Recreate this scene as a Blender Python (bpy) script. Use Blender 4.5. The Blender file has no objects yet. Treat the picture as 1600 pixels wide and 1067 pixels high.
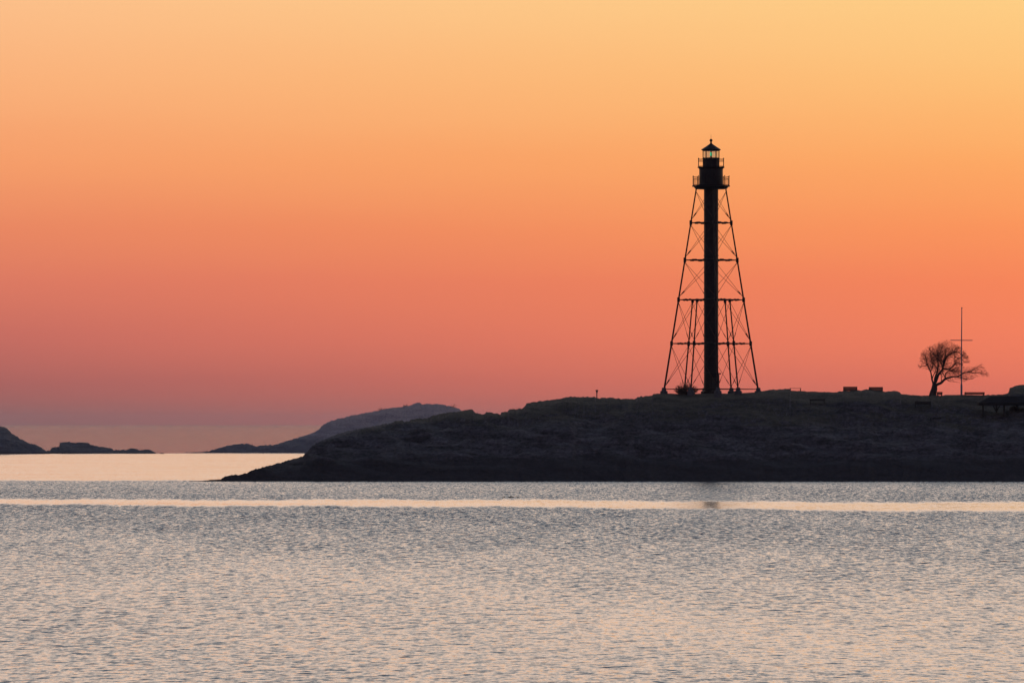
import bpy, math, random
import numpy as np
from mathutils import Vector, noise

# ------------------------------------------------------------------ camera
S = bpy.context.scene
COL = S.collection
F = 8680.0                 # focal length in photo pixels (photo 1600 x 1067)
HC = 6.84                  # camera height over the water
PX0, HORIZ, CY = 800.0, 662.0, 533.5
PITCH = math.atan((HORIZ - CY) / F)
camd = bpy.data.cameras.new('camera')
camd.sensor_width = 36.0
camd.lens = 36.0 * F / 1600.0
camd.clip_start = 1.0
camd.clip_end = 80000.0
cam = bpy.data.objects.new('camera', camd)
COL.objects.link(cam)
cam.location = (0, 0, HC)
cam.rotation_euler = (math.pi / 2 + PITCH, 0, 0)
S.camera = cam
S.view_settings.view_transform = 'Standard'
S.view_settings.look = 'None'
S.view_settings.exposure = 0.0
S.view_settings.gamma = 1.0
S.cycles.use_denoising = True
S.cycles.max_bounces = 6
S.cycles.volume_bounces = 0
S.cycles.transparent_max_bounces = 16
S.cycles.sample_clamp_indirect = 4.0


def lin(r, g, b, k=1.0):
    f = lambda c: (c / 255.0 / 12.92) if c / 255.0 <= 0.04045 else ((c / 255.0 + 0.055) / 1.055) ** 2.4
    return (f(r) * k, f(g) * k, f(b) * k, 1.0)


# ------------------------------------------------------------------ dawn sky
W = bpy.data.worlds.new('World')
S.world = W
W.use_nodes = True
NT = W.node_tree
NT.nodes.clear()


def nd(tree, t, **kw):
    n = tree.nodes.new(t)
    for k, v in kw.items():
        if k == 'inp':
            for kk, vv in v.items():
                n.inputs[kk].default_value = vv
        else:
            setattr(n, k, v)
    return n


def mth(tree, op, a, b=None, c=None, clamp=False):
    n = tree.nodes.new('ShaderNodeMath')
    n.operation = op
    n.use_clamp = clamp
    for i, v in enumerate((a, b, c)):
        if v is None:
            continue
        if isinstance(v, (int, float)):
            n.inputs[i].default_value = v
        else:
            tree.links.new(v, n.inputs[i])
    return n.outputs[0]


def smooth(tree, v, lo, hi):
    n = tree.nodes.new('ShaderNodeMapRange')
    n.interpolation_type = 'SMOOTHSTEP'
    n.inputs['From Min'].default_value = lo
    n.inputs['From Max'].default_value = hi
    tree.links.new(v, n.inputs['Value'])
    return n.outputs['Result']


def ramp(tree, fac, stops, interp='LINEAR'):
    n = tree.nodes.new('ShaderNodeValToRGB')
    cr = n.color_ramp
    cr.interpolation = interp
    while len(cr.elements) < len(stops):
        cr.elements.new(0.5)
    for e, (p, c) in zip(cr.elements, stops):
        e.position = p
        e.color = c
    tree.links.new(fac, n.inputs[0])
    return n.outputs[0]


def mixc(tree, fac, a, b, mode='MIX'):
    n = tree.nodes.new('ShaderNodeMix')
    n.data_type = 'RGBA'
    n.blend_type = mode
    if isinstance(fac, (int, float)):
        n.inputs[0].default_value = fac
    else:
        tree.links.new(fac, n.inputs[0])
    for i, v in ((6, a), (7, b)):
        if isinstance(v, tuple):
            n.inputs[i].default_value = v
        else:
            tree.links.new(v, n.inputs[i])
    return n.outputs[2]


tc = nd(NT, 'ShaderNodeTexCoord')
sx = nd(NT, 'ShaderNodeSeparateXYZ')
NT.links.new(tc.outputs['Generated'], sx.inputs[0])
el = mth(NT, 'MULTIPLY', mth(NT, 'ARCSINE', sx.outputs[2]), 180 / math.pi)        # elevation, degrees
az = mth(NT, 'MULTIPLY', mth(NT, 'ARCTAN2', sx.outputs[0], sx.outputs[1]), 180 / math.pi)
# faint streaky unevenness of the haze in the sky
nz = nd(NT, 'ShaderNodeTexNoise', inp={'Scale': 1.0, 'Detail': 3.0, 'Roughness': 0.5})
cb = nd(NT, 'ShaderNodeCombineXYZ')
NT.links.new(mth(NT, 'MULTIPLY', az, 0.16), cb.inputs[0])
NT.links.new(mth(NT, 'MULTIPLY', el, 1.5), cb.inputs[1])
NT.links.new(cb.outputs[0], nz.inputs['Vector'])
el2 = mth(NT, 'ADD', el, mth(NT, 'MULTIPLY', mth(NT, 'SUBTRACT', nz.outputs[0], 0.5), 0.22))
elp = mth(NT, 'POWER', mth(NT, 'DIVIDE', mth(NT, 'MAXIMUM', el2, 0.0), 90.0), 1 / 3)
E = lambda d: (max(d, 0.0) / 90.0) ** (1 / 3)
UP = [(7.0, lin(251, 210, 181, 1.56)), (11.0, lin(244, 220, 202, 1.58)), (17.0, lin(224, 217, 210, 1.15)),
      (28.0, lin(154, 174, 190, 1.06)), (45.0, lin(98, 113, 142, 1.05)), (90.0, lin(62, 76, 102))]
LEFT = [(0.0, lin(150, 100, 98)), (0.2, lin(159, 100, 97)), (0.45, lin(174, 100, 95)), (0.9, lin(202, 110, 97)),
        (1.45, lin(222, 122, 98)), (2.0, lin(235, 136, 98)), (2.7, lin(247, 158, 106)),
        (3.5, lin(251, 177, 122)), (4.4, lin(253, 192, 138))]
RIGHT = [(0.0, lin(216, 110, 96)), (0.2, lin(222, 113, 95)), (0.45, lin(233, 119, 95)), (0.9, lin(246, 129, 94)),
         (1.45, lin(249, 134, 90)), (2.0, lin(253, 150, 92)), (2.7, lin(255, 170, 100)),
         (3.5, lin(255, 191, 117)), (4.4, lin(255, 207, 133))]
BACK = [(0.0, lin(78, 74, 94, 1.7)), (6.0, lin(102, 89, 108, 1.7)), (14.0, lin(106, 98, 119, 1.7)), (30.0, lin(86, 91, 113, 1.6)),
        (60.0, lin(66, 79, 106, 1.2)), (90.0, lin(62, 76, 102))]
cl = ramp(NT, elp, [(E(d), c) for d, c in LEFT + UP])
cr_ = ramp(NT, elp, [(E(d), c) for d, c in RIGHT + UP])
cbk = ramp(NT, elp, [(E(d), c) for d, c in BACK])
lr = mth(NT, 'DIVIDE', mth(NT, 'ADD', az, 5.3), 10.6, clamp=True)
front = mixc(NT, lr, cl, cr_)
backf = smooth(NT, mth(NT, 'ABSOLUTE', mth(NT, 'SUBTRACT', az, 12.0)), 20.0, 110.0)
sky = mixc(NT, backf, front, cbk)
bg = nd(NT, 'ShaderNodeBackground', inp={'Strength': 1.0})
NT.links.new(sky, bg.inputs['Color'])
wo = nd(NT, 'ShaderNodeOutputWorld')
NT.links.new(bg.outputs[0], wo.inputs['Surface'])


# ------------------------------------------------------------------ helpers
def at(px, py, Y):
    """world point that stands at distance Y in the direction of photo pixel (px, py)"""
    c, s = math.cos(PITCH), math.sin(PITCH)
    u = (CY - py) / F
    dy, dz = c - u * s, s + u * c
    return Vector(((px - PX0) / F * Y / dy, Y, HC + dz / dy * Y))


def interp(pts, x):
    if x <= pts[0][0]:
        return pts[0][1]
    for (a, b), (c, d) in zip(pts, pts[1:]):
        if x <= c:
            return b + (d - b) * (x - a) / (c - a) if c > a else d
    return pts[-1][1]


class MB:
    def __init__(self):
        self.v, self.f = [], []

    def box(self, c, s, rz=0.0):
        n = len(self.v)
        ca, sa = math.cos(rz), math.sin(rz)
        for dz in (-.5, .5):
            for dx, dy in ((-.5, -.5), (.5, -.5), (.5, .5), (-.5, .5)):
                x, y = dx * s[0], dy * s[1]
                self.v.append((c[0] + x * ca - y * sa, c[1] + x * sa + y * ca, c[2] + dz * s[2]))
        for q in ((3, 2, 1, 0), (4, 5, 6, 7), (0, 1, 5, 4), (1, 2, 6, 5), (2, 3, 7, 6), (3, 0, 4, 7)):
            self.f.append(tuple(n + i for i in q))
        return self

    def tube(self, pts, rad, sides=6):
        pts = [Vector(p) for p in pts]
        if not isinstance(rad, (list, tuple)):
            rad = [rad] * len(pts)
        n = len(self.v)
        a = None
        for i, p in enumerate(pts):
            d = (pts[min(i + 1, len(pts) - 1)] - pts[max(i - 1, 0)])
            d = d.normalized() if d.length > 1e-9 else Vector((0, 0, 1))
            if a is None:
                a = d.orthogonal().normalized()
            else:
                a = (a - d * a.dot(d))
                a = a.normalized() if a.length > 1e-6 else d.orthogonal().normalized()
            b = d.cross(a)
            for k in range(sides):
                t = 2 * math.pi * k / sides
                self.v.append(tuple(p + (a * math.cos(t) + b * math.sin(t)) * rad[i]))
        for i in range(len(pts) - 1):
            for k in range(sides):
                k2 = (k + 1) % sides
                self.f.append((n + i * sides + k, n + i * sides + k2, n + (i + 1) * sides + k2, n + (i + 1) * sides + k))
        self.f.append(tuple(n + k for k in reversed(range(sides))))
        m = n + (len(pts) - 1) * sides
        self.f.append(tuple(m + k for k in range(sides)))
        return self

    def lathe(self, c, prof, sides=24, ph=0.0):
        """prof: (radius, z) from bottom to top round the vertical axis at c"""
        n = len(self.v)
        for r, z in prof:
            for k in range(sides):
                t = ph + 2 * math.pi * k / sides
                self.v.append((c[0] + r * math.cos(t), c[1] + r * math.sin(t), c[2] + z))
        for i in range(len(prof) - 1):
            for k in range(sides):
                k2 = (k + 1) % sides
                self.f.append((n + i * sides + k, n + i * sides + k2, n + (i + 1) * sides + k2, n + (i + 1) * sides + k))
        self.f.append(tuple(n + k for k in reversed(range(sides))))
        m = n + (len(prof) - 1) * sides
        self.f.append(tuple(m + k for k in range(sides)))
        return self

    def build(self, name, mat, parent=None, smooth_=False):
        me = bpy.data.meshes.new(name)
        me.from_pydata(self.v, [], self.f)
        me.materials.append(mat)
        if smooth_:
            me.polygons.foreach_set('use_smooth', [True] * len(me.polygons))
        me.update()
        o = bpy.data.objects.new(name, me)
        COL.objects.link(o)
        if parent:
            o.parent = parent
            o.matrix_parent_inverse = parent.matrix_basis.inverted()
        return o


def tag(o, label, cat, group=None, kind=None):
    o['label'] = label
    o['category'] = cat
    if group:
        o['group'] = group
    if kind:
        o['kind'] = kind
    return o


def thing(name, loc, label, cat, group=None):
    o = bpy.data.objects.new(name, None)
    COL.objects.link(o)
    o.location = loc
    o.empty_display_size = 0.5
    return tag(o, label, cat, group)


# ------------------------------------------------------------------ materials
def mat(name, col, rough=0.8, metal=0.0, var=0.25, scale=3.0, bump=0.0):
    m = bpy.data.materials.new(name)
    m.use_nodes = True
    t = m.node_tree
    p = t.nodes['Principled BSDF']
    g = nd(t, 'ShaderNodeNewGeometry')
    n = nd(t, 'ShaderNodeTexNoise', inp={'Scale': scale, 'Detail': 5.0, 'Roughness': 0.6})
    t.links.new(g.outputs['Position'], n.inputs['Vector'])
    c = ramp(t, n.outputs[0], [(0.3, tuple(x * (1 - var) for x in col[:3]) + (1,)),
                               (0.7, tuple(x * (1 + var) for x in col[:3]) + (1,))])
    t.links.new(c, p.inputs['Base Color'])
    p.inputs['Roughness'].default_value = rough
    p.inputs['Metallic'].default_value = metal
    p.inputs['Specular IOR Level'].default_value = 0.15
    if bump:
        b = nd(t, 'ShaderNodeBump', inp={'Strength': bump, 'Distance': 0.05})
        t.links.new(n.outputs[0], b.inputs['Height'])
        t.links.new(b.outputs[0], p.inputs['Normal'])
    return m


IRON = mat('painted_iron', (0.018, 0.012, 0.012), 0.55, 0.0, 0.35, 1.5)
PLATE = mat('iron_plating', (0.018, 0.012, 0.012), 0.5, 0.0, 0.3, 0.8)
ROD = mat('rusty_rod', (0.07, 0.035, 0.025), 0.7)
WOOD = mat('weathered_wood', (0.04, 0.034, 0.03), 0.85, 0, 0.3, 6)
ROOFM = mat('shingles', (0.015, 0.014, 0.016), 0.9, 0, 0.3, 4)
BARK = mat('bark', (0.07, 0.05, 0.042), 0.9, 0, 0.3, 8)
TWIG = mat('twigs', (0.085, 0.045, 0.038), 0.9, 0, 0.3, 8)
DRY = mat('dry_stems', (0.10, 0.065, 0.045), 0.9, 0, 0.3, 8)
POLE = mat('grey_painted_pole', (0.22, 0.22, 0.24), 0.5, 0, 0.15, 2)
CONC = mat('concrete', (0.09, 0.085, 0.085), 0.9, 0, 0.25, 3)
FEATH = mat('dark_feathers', (0.025, 0.022, 0.022), 0.8, 0, 0.4, 12)
BUOYM = mat('dark_buoy_paint', (0.03, 0.025, 0.03), 0.5, 0, 0.3, 4)

GLASS = bpy.data.materials.new('lantern_glass')
GLASS.use_nodes = True
t = GLASS.node_tree
p = t.nodes['Principled BSDF']
t.nodes.remove(p)
tr = nd(t, 'ShaderNodeBsdfTransparent', inp={'Color': (0.93, 0.96, 0.95, 1)})
gl = nd(t, 'ShaderNodeBsdfGlossy', inp={'Roughness': 0.03})
mx = nd(t, 'ShaderNodeMixShader', inp={0: 0.08})
t.links.new(tr.outputs[0], mx.inputs[1])
t.links.new(gl.outputs[0], mx.inputs[2])
t.links.new(mx.outputs[0], t.nodes['Material Output'].inputs['Surface'])

GREEN = bpy.data.materials.new('green_light')
GREEN.use_nodes = True
p = GREEN.node_tree.nodes['Principled BSDF']
p.inputs['Base Color'].default_value = (0.0, 0.12, 0.06, 1)
p.inputs['Emission Color'].default_value = (0.01, 0.62, 0.27, 1)
p.inputs['Emission Strength'].default_value = 1.0


def rock_mat(name, rock, dark, grass, grass_lo, grass_hi, tide=1.6, con=1.0):
    """rock with a dark wet tide band below and thin dry grass on the gentler upper ground"""
    m = bpy.data.materials.new(name)
    m.use_nodes = True
    t = m.node_tree
    p = t.nodes['Principled BSDF']
    g = nd(t, 'ShaderNodeNewGeometry')
    s = nd(t, 'ShaderNodeSeparateXYZ')
    t.links.new(g.outputs['Position'], s.inputs[0])
    sn = nd(t, 'ShaderNodeSeparateXYZ')
    t.links.new(g.outputs['True Normal'], sn.inputs[0])
    mp = nd(t, 'ShaderNodeMapping')
    mp.inputs['Scale'].default_value = (0.26, 0.3, 1.5)
    mp.inputs['Rotation'].default_value = (0.0, math.radians(-9), 0.0)
    t.links.new(g.outputs['Position'], mp.inputs['Vector'])
    n1 = nd(t, 'ShaderNodeTexNoise', inp={'Scale': 1.0, 'Detail': 9.0, 'Roughness': 0.68, 'Distortion': 0.6})
    t.links.new(mp.outputs[0], n1.inputs['Vector'])
    n2 = nd(t, 'ShaderNodeTexNoise', inp={'Scale': 0.12, 'Detail': 5.0, 'Roughness': 0.6})
    t.links.new(g.outputs['Position'], n2.inputs['Vector'])
    n3 = nd(t, 'ShaderNodeTexNoise', inp={'Scale': 2.2, 'Detail': 7.0, 'Roughness': 0.7})
    t.links.new(g.outputs['Position'], n3.inputs['Vector'])
    vo = nd(t, 'ShaderNodeTexVoronoi', feature='DISTANCE_TO_EDGE', inp={'Scale': 0.45})
    mv = nd(t, 'ShaderNodeMapping')
    mv.inputs['Scale'].default_value = (0.55, 0.7, 2.0)
    mv.inputs['Rotation'].default_value = (0.0, math.radians(-14), 0.0)
    wv = nd(t, 'ShaderNodeVectorMath', operation='MULTIPLY_ADD')
    t.links.new(n3.outputs['Color'], wv.inputs[0])
    wv.inputs[1].default_value = (0.9, 0.9, 0.9)
    t.links.new(g.outputs['Position'], wv.inputs[2])
    t.links.new(wv.outputs[0], mv.inputs['Vector'])
    t.links.new(mv.outputs[0], vo.inputs['Vector'])
    crack = smooth(t, vo.outputs['Distance'], 0.0, 0.10)
    k = lambda c, f: (c[0] * f, c[1] * f, c[2] * f, 1)
    cc = lambda f: k(rock, 1 + (f - 1) * con)
    rc = ramp(t, n1.outputs[0], [(0.30, cc(0.25)), (0.43, cc(0.62)), (0.55, cc(0.95)), (0.68, cc(1.3)), (0.8, cc(1.8))])
    cm = mth(t, 'MAXIMUM', crack, mth(t, 'ADD', 0.55, mth(t, 'MULTIPLY', smooth(t, n2.outputs[0], 0.62, 0.42), 0.45)))
    rc = mixc(t, cm, cc(0.35), rc)
    rc = mixc(t, 1.0, rc, ramp(t, n3.outputs[0], [(q, (1 + (f - 1) * con,) * 3 + (1,)) for q, f in ((0.34, 0.45), (0.5, 0.95), (0.66, 1.5))]), 'MULTIPLY')
    gc = ramp(t, n3.outputs[0], [(0.3, k(grass, 0.55)), (0.7, k(grass, 1.35))])
    h = mth(t, 'ADD', s.outputs[2], mth(t, 'MULTIPLY', mth(t, 'SUBTRACT', n2.outputs[0], 0.5), 7.0))
    fg = mth(t, 'MULTIPLY', smooth(t, h, grass_lo, grass_hi), smooth(t, mth(t, 'ADD', sn.outputs[2], mth(t, 'MULTIPLY', mth(t, 'SUBTRACT', n1.outputs[0], 0.5), 0.6)), 0.80, 0.93))
    c1 = mixc(t, fg, rc, gc)
    ht = mth(t, 'ADD', s.outputs[2], mth(t, 'MULTIPLY', mth(t, 'SUBTRACT', n1.outputs[0], 0.5), 2.0))
    dk = ramp(t, n3.outputs[0], [(0.3, k(dark, 0.75)), (0.7, k(dark, 1.25))])
    c2 = mixc(t, smooth(t, ht, tide + 0.9, tide - 0.5), c1, dk)
    c2 = mixc(t, smooth(t, ht, tide - 0.5, tide + 0.9), dk, c1)
    t.links.new(c2, p.inputs['Base Color'])
    p.inputs['Roughness'].default_value = 0.9
    p.inputs['Specular IOR Level'].default_value = 0.2
    b = nd(t, 'ShaderNodeBump', inp={'Strength': 0.9, 'Distance': 0.6})
    hh = mth(t, 'ADD', n1.outputs[0], mth(t, 'ADD', mth(t, 'MULTIPLY', n3.outputs[0], 0.5), mth(t, 'MULTIPLY', crack, 0.2)))
    t.links.new(hh, b.inputs['Height'])
    t.links.new(b.outputs[0], p.inputs['Normal'])
    return m


HEADM = rock_mat('headland_rock', (0.110, 0.098, 0.099), (0.053, 0.048, 0.048), (0.072, 0.060, 0.043), 6.0, 7.5, 2.6)
ISLM = rock_mat('dark_island_rock', (0.15, 0.14, 0.145), (0.13, 0.12, 0.12), (0.14, 0.125, 0.11), 6, 9, 0.8, 0.6)
FARM = rock_mat('haze_tinted_island_rock', (0.34, 0.28, 0.28), (0.18, 0.16, 0.165), (0.40, 0.30, 0.285), 5.0, 9.0, 3.2, 0.4)  # distance haze lightened into the rock and grass colours; low rock kept darker

# ------------------------------------------------------------------ sea
SEAM = bpy.data.materials.new('sea_water')
SEAM.use_nodes = True
t = SEAM.node_tree
p = t.nodes['Principled BSDF']
g = nd(t, 'ShaderNodeNewGeometry')
s = nd(t, 'ShaderNodeSeparateXYZ')
t.links.new(g.outputs['Position'], s.inputs[0])
X, Y = s.outputs[0], s.outputs[1]


def nvec(scale, off, detail, rough, dist=0.0):
    mp = nd(t, 'ShaderNodeMapping')
    mp.inputs['Scale'].default_value = scale
    mp.inputs['Location'].default_value = off
    t.links.new(g.outputs['Position'], mp.inputs['Vector'])
    n = nd(t, 'ShaderNodeTexNoise', inp={'Scale': 1.0, 'Detail': detail, 'Roughness': rough, 'Distortion': dist})
    t.links.new(mp.outputs[0], n.inputs['Vector'])
    return n


# wind: calm slicks lie where the photo shows them; everything else is ruffled.
# the same wobbling edges are used by the shader and by the modelled waves
WOB = [(3.2, 0.105, 0.010, 0.0), (2.4, 0.33, -0.020, 1.0), (1.8, 0.92, 0.050, 2.2), (1.5, 2.3, 0.11, 0.7), (1.3, 5.1, 0.07, 4.0)]
SLICK = (467, 484, 500, 517)
LAGOON = (664, 684, 1262, 1276)
wob = None
for A_, kx, ky, ph in WOB:
    arg = mth(t, 'ADD', mth(t, 'ADD', mth(t, 'MULTIPLY', X, kx), mth(t, 'MULTIPLY', Y, ky)), ph)
    q = mth(t, 'MULTIPLY', mth(t, 'SINE', arg), A_)
    wob = q if wob is None else mth(t, 'ADD', wob, q)
Yw = mth(t, 'ADD', Y, wob)


def band(y, a, b, c, d):
    return mth(t, 'MULTIPLY', smooth(t, y, a, b), mth(t, 'SUBTRACT', 1.0, smooth(t, y, c, d)))


slick = mth(t, 'MULTIPLY', smooth(t, mth(t, 'ADD', Yw, mth(t, 'MULTIPLY', mth(t, 'ADD', X, 46.0), 0.47)), *SLICK[:2]),
            mth(t, 'SUBTRACT', 1.0, smooth(t, mth(t, 'ADD', Yw, mth(t, 'MULTIPLY', mth(t, 'ADD', X, 46.0), 0.25)), *SLICK[2:])))
lagoon = band(Yw, *LAGOON)                         # sheltered water between the islands and the headland
calm = mth(t, 'MAXIMUM', slick, lagoon)
ocean = smooth(t, Y, 1272, 1300)
ruff = mth(t, 'SUBTRACT', 1.0, calm)

rA = nvec((9.0, 2.0, 1), (0, 0, 0), 2, 0.6, 0.3)            # hand-sized ripples riding on the modelled waves
rB = nvec((4.2, 0.36, 1), (31, 9, 0), 3, 0.65, 0.4)
rS = nvec((0.035, 0.05, 1), (7, 3, 0), 5, 0.65, 0.5)        # drifting streaks on the calm water


def chan(n, c):
    q = nd(t, 'ShaderNodeSeparateColor')
    t.links.new(n.outputs['Color'], q.inputs[0])
    return mth(t, 'SUBTRACT', q.outputs[c], 0.5)


def total(c, ka, kb):
    return mth(t, 'ADD', mth(t, 'MULTIPLY', chan(rA, c), ka), mth(t, 'MULTIPLY', chan(rB, c), kb))


w0 = total(1, 0.5, 0.5)
far = smooth(t, Y, 150, 520)
RIP, TILT = mth(t, 'ADD', 0.34, mth(t, 'MULTIPLY', far, 0.55)), mth(t, 'ADD', 0.042, mth(t, 'MULTIPLY', far, 0.066))
sly = mth(t, 'MULTIPLY', ruff, mth(t, 'ADD', mth(t, 'MULTIPLY', w0, RIP), TILT))
sly = mth(t, 'ADD', sly, mth(t, 'MULTIPLY', calm, mth(t, 'ADD', mth(t, 'ADD', 0.044, mth(t, 'MULTIPLY', w0, 0.32)), mth(t, 'MULTIPLY', chan(rS, 0), 0.07))))
sly = mth(t, 'ADD', mth(t, 'MULTIPLY', sly, mth(t, 'SUBTRACT', 1.0, ocean)),
          mth(t, 'MULTIPLY', ocean, mth(t, 'MAXIMUM', mth(t, 'ADD', mth(t, 'MULTIPLY', w0, 7.0), 0.13), 0.003)))
slx = mth(t, 'MULTIPLY', total(0, 0.5, 0.5), mth(t, 'ADD', mth(t, 'MULTIPLY', ruff, 0.5), 0.03))
cv = nd(t, 'ShaderNodeCombineXYZ', inp={'Z': 0.0})
t.links.new(slx, cv.inputs[0])
t.links.new(mth(t, 'MULTIPLY', sly, -1.0), cv.inputs[1])
vadd = nd(t, 'ShaderNodeVectorMath', operation='ADD')
t.links.new(g.outputs['Normal'], vadd.inputs[0])
t.links.new(cv.outputs[0], vadd.inputs[1])
vn = nd(t, 'ShaderNodeVectorMath', operation='NORMALIZE')
t.links.new(vadd.outputs[0], vn.inputs[0])
t.links.new(vn.outputs[0], p.inputs['Normal'])
p.inputs['Base Color'].default_value = (0.036, 0.046, 0.072, 1)
p.inputs['IOR'].default_value = 1.333
rg = mth(t, 'ADD', mth(t, 'ADD', 0.135, mth(t, 'MULTIPLY', ruff, -0.015)), mth(t, 'MULTIPLY', ocean, -0.06))
t.links.new(rg, p.inputs['Roughness'])

# wind waves modelled as real geometry from the near water to the headland's shore; flat beyond
SX, SY = 20000.0, 26000.0
Y0, Y1, UM = 136.0, 672.0, 0.115
WSTEEP = 0.148
ys = [Y0]
while ys[-1] < Y1:
    ys.append(ys[-1] + 0.040 + 0.0003 * (ys[-1] - Y0))
ys = np.array(ys)
us = np.linspace(-UM, UM, 800)
GY = np.repeat(ys[:, None], len(us), 1)
GX = GY * us[None, :]
GX = GX.astype(np.float32)
GY = GY.astype(np.float32)
rng = np.random.RandomState(5)
NW = 56
dY = np.gradient(ys)
H = np.zeros_like(GX)
for i in range(NW):
    lam = 0.14 * (1.2 / 0.14) ** ((i + rng.rand()) / NW)
    th = rng.normal(0, 0.8)
    k_ = 2 * math.pi / lam
    keep = np.clip((lam / dY - 2.2) / 2.0, 0, 1)[:, None]         # only waves that the rows can carry
    H += ((WSTEEP * math.sqrt(2.0 / NW) / k_) * keep * np.sin(k_ * (math.sin(th) * GX + math.cos(th) * GY) + rng.rand() * 6.283)).astype(np.float32)
ss = lambda x, a, b: (lambda q: q * q * (3 - 2 * q))(np.clip((x - a) / (b - a), 0, 1))
NYw = GY + sum(A_ * np.sin(kx * GX + ky * GY + ph) for A_, kx, ky, ph in WOB)
NYs, NYf = NYw + (GX + 46.0) * 0.47, NYw + (GX + 46.0) * 0.25
ncalm = np.maximum(ss(NYs, *SLICK[:2]) * (1 - ss(NYf, *SLICK[2:])), ss(NYw, *LAGOON[:2]))
gust = sum(a_ * np.sin(kx * GX + ky * GY + ph) for a_, kx, ky, ph in ((.10, .07, .021, 0), (.08, .19, .043, 2), (.07, .43, .09, 4), (.05, -.11, .06, 1)))
near_ = 0.53 + 0.79 * ss(GY, 140.0, 480.0)
edge = np.minimum(np.minimum(ss(GY, Y0, Y0 + 4), 1 - ss(GY, Y1 - 6, Y1)), 1 - ss(np.abs(us)[None, :] * np.ones_like(GY), UM - 0.01, UM))
H *= (1 - 0.93 * ncalm) * (1 + gust) * near_ * edge
nr, nc = H.shape
V = np.stack([GX, GY, H], -1).reshape(-1, 3)
idx = np.arange(nr * nc).reshape(nr, nc)
Q = np.stack([idx[:-1, :-1], idx[:-1, 1:], idx[1:, 1:], idx[1:, :-1]], -1).reshape(-1, 4)
n0 = nr * nc
# outer flat water, sharing the wave field's rim
rim = np.array([[-SX, -1500, 0], [SX, -1500, 0], [SX, Y0, 0], [SX, Y1, 0], [SX, SY, 0], [-SX, SY, 0], [-SX, Y1, 0], [-SX, Y0, 0]], float)
V = np.concatenate([V, rim])
polys = [[n0 + 7, n0, n0 + 1, n0 + 2] + [int(i) for i in idx[0, ::-1]],
         [n0 + 6] + [int(i) for i in idx[-1, :]] + [n0 + 3, n0 + 4, n0 + 5],
         [n0 + 7] + [int(i) for i in idx[:, 0]] + [n0 + 6],
         [n0 + 3] + [int(i) for i in idx[::-1, -1]] + [n0 + 2]]
me = bpy.data.meshes.new('sea')
nl = len(Q) * 4 + sum(len(q) for q in polys)
me.vertices.add(len(V))
me.vertices.foreach_set('co', V.astype(np.float32).ravel())
me.loops.add(nl)
me.loops.foreach_set('vertex_index', np.concatenate([Q.ravel()] + [np.array(q) for q in polys]).astype(np.int32))
tot = np.concatenate([np.full(len(Q), 4), np.array([len(q) for q in polys])]).astype(np.int32)
me.polygons.add(len(tot))
me.polygons.foreach_set('loop_start', np.concatenate([[0], np.cumsum(tot)[:-1]]).astype(np.int32))
me.polygons.foreach_set('loop_total', tot)
me.polygons.foreach_set('use_smooth', np.concatenate([np.ones(len(Q), bool), np.zeros(len(polys), bool)]))
me.materials.append(SEAM)
me.update(calc_edges=True)
me.validate()
so = bpy.data.objects.new('sea', me)
COL.objects.link(so)
tag(so, 'rippled grey and peach sea under the dawn sky', 'sea', None, 'structure')

# ------------------------------------------------------------------ headland and islands
YS = 660.0            # waterline of the headland (photo row 752)
HEAD = [(300, 752.5), (318, 750.6), (330, 749.4), (345, 748.6), (352, 743.6), (362, 742.0), (377, 741.2), (386, 738.0), (398, 733.0),
        (416, 728.5), (434, 723), (440, 722.5), (455, 717.5), (473, 713), (478, 708), (488.7, 696.2), (498, 690.5), (509, 686), (524, 679.5),
        (539, 674.2), (556, 671), (573, 667.5), (590, 664.5), (607, 661.4), (618, 658.0), (627, 656.7), (632, 658.3), (638, 658),
        (650, 654), (657, 653.7), (668, 653), (673, 650), (684, 647), (698, 644.3), (708, 644), (718, 643), (726, 641), (731, 639.7), (738.5, 640.2),
        (740, 643.0), (744, 645.2), (756, 647.2), (760, 644.2), (768, 643.8), (772, 646), (777, 645.5), (782, 647), (783, 643.8), (792.5, 643.4),
        (796, 639.2), (808, 639), (817, 637.8), (820, 634.5), (823, 630.6), (829, 629), (836, 627.6), (852, 625.6), (866, 624.4), (880, 622.3),
        (890, 619.4), (900, 619.6), (910, 619.8), (918, 618.8), (928, 619.6), (934, 621), (938, 621.4), (940, 620.4), (944, 621.2), (961, 621.2), (966, 622.6), (980, 623), (988, 623.5),
        (992, 622.4), (998, 619.6), (1010, 618.6), (1019, 618), (1020.5, 615.2), (1036, 614.2), (1060, 614.8), (1111, 614.4), (1140, 614.6),
        (1165, 613.6), (1186, 612.4), (1192, 610.8), (1206, 608.6), (1219, 608.4), (1228, 607.2), (1233.5, 607.4), (1236, 610.6), (1255, 611),
        (1285, 612.2), (1308, 613), (1310, 611.4), (1316, 611), (1318, 610.4), (1341, 609.4), (1347, 609.8), (1354, 608), (1358, 608.4), (1378, 610.6),
        (1384, 611.8), (1394, 610.8), (1403, 611), (1406, 612.6), (1408, 615.4), (1429, 617.2), (1453, 618), (1475, 617.6), (1478, 616.6), (1482, 617.2),
        (1495, 616.4), (1510, 617), (1547, 617.2), (1560, 616.2), (1570, 615.6), (1575, 613.6), (1577, 611), (1577.6, 606), (1583, 604.4), (1589, 601.8), (1596, 600.8),
        (1606, 600.2), (1618, 602), (1628, 606), (1640, 612), (1680, 614), (1760, 611), (1860, 616), (2000, 620), (2150, 640), (2300, 690), (2400, 752.5)]


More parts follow.
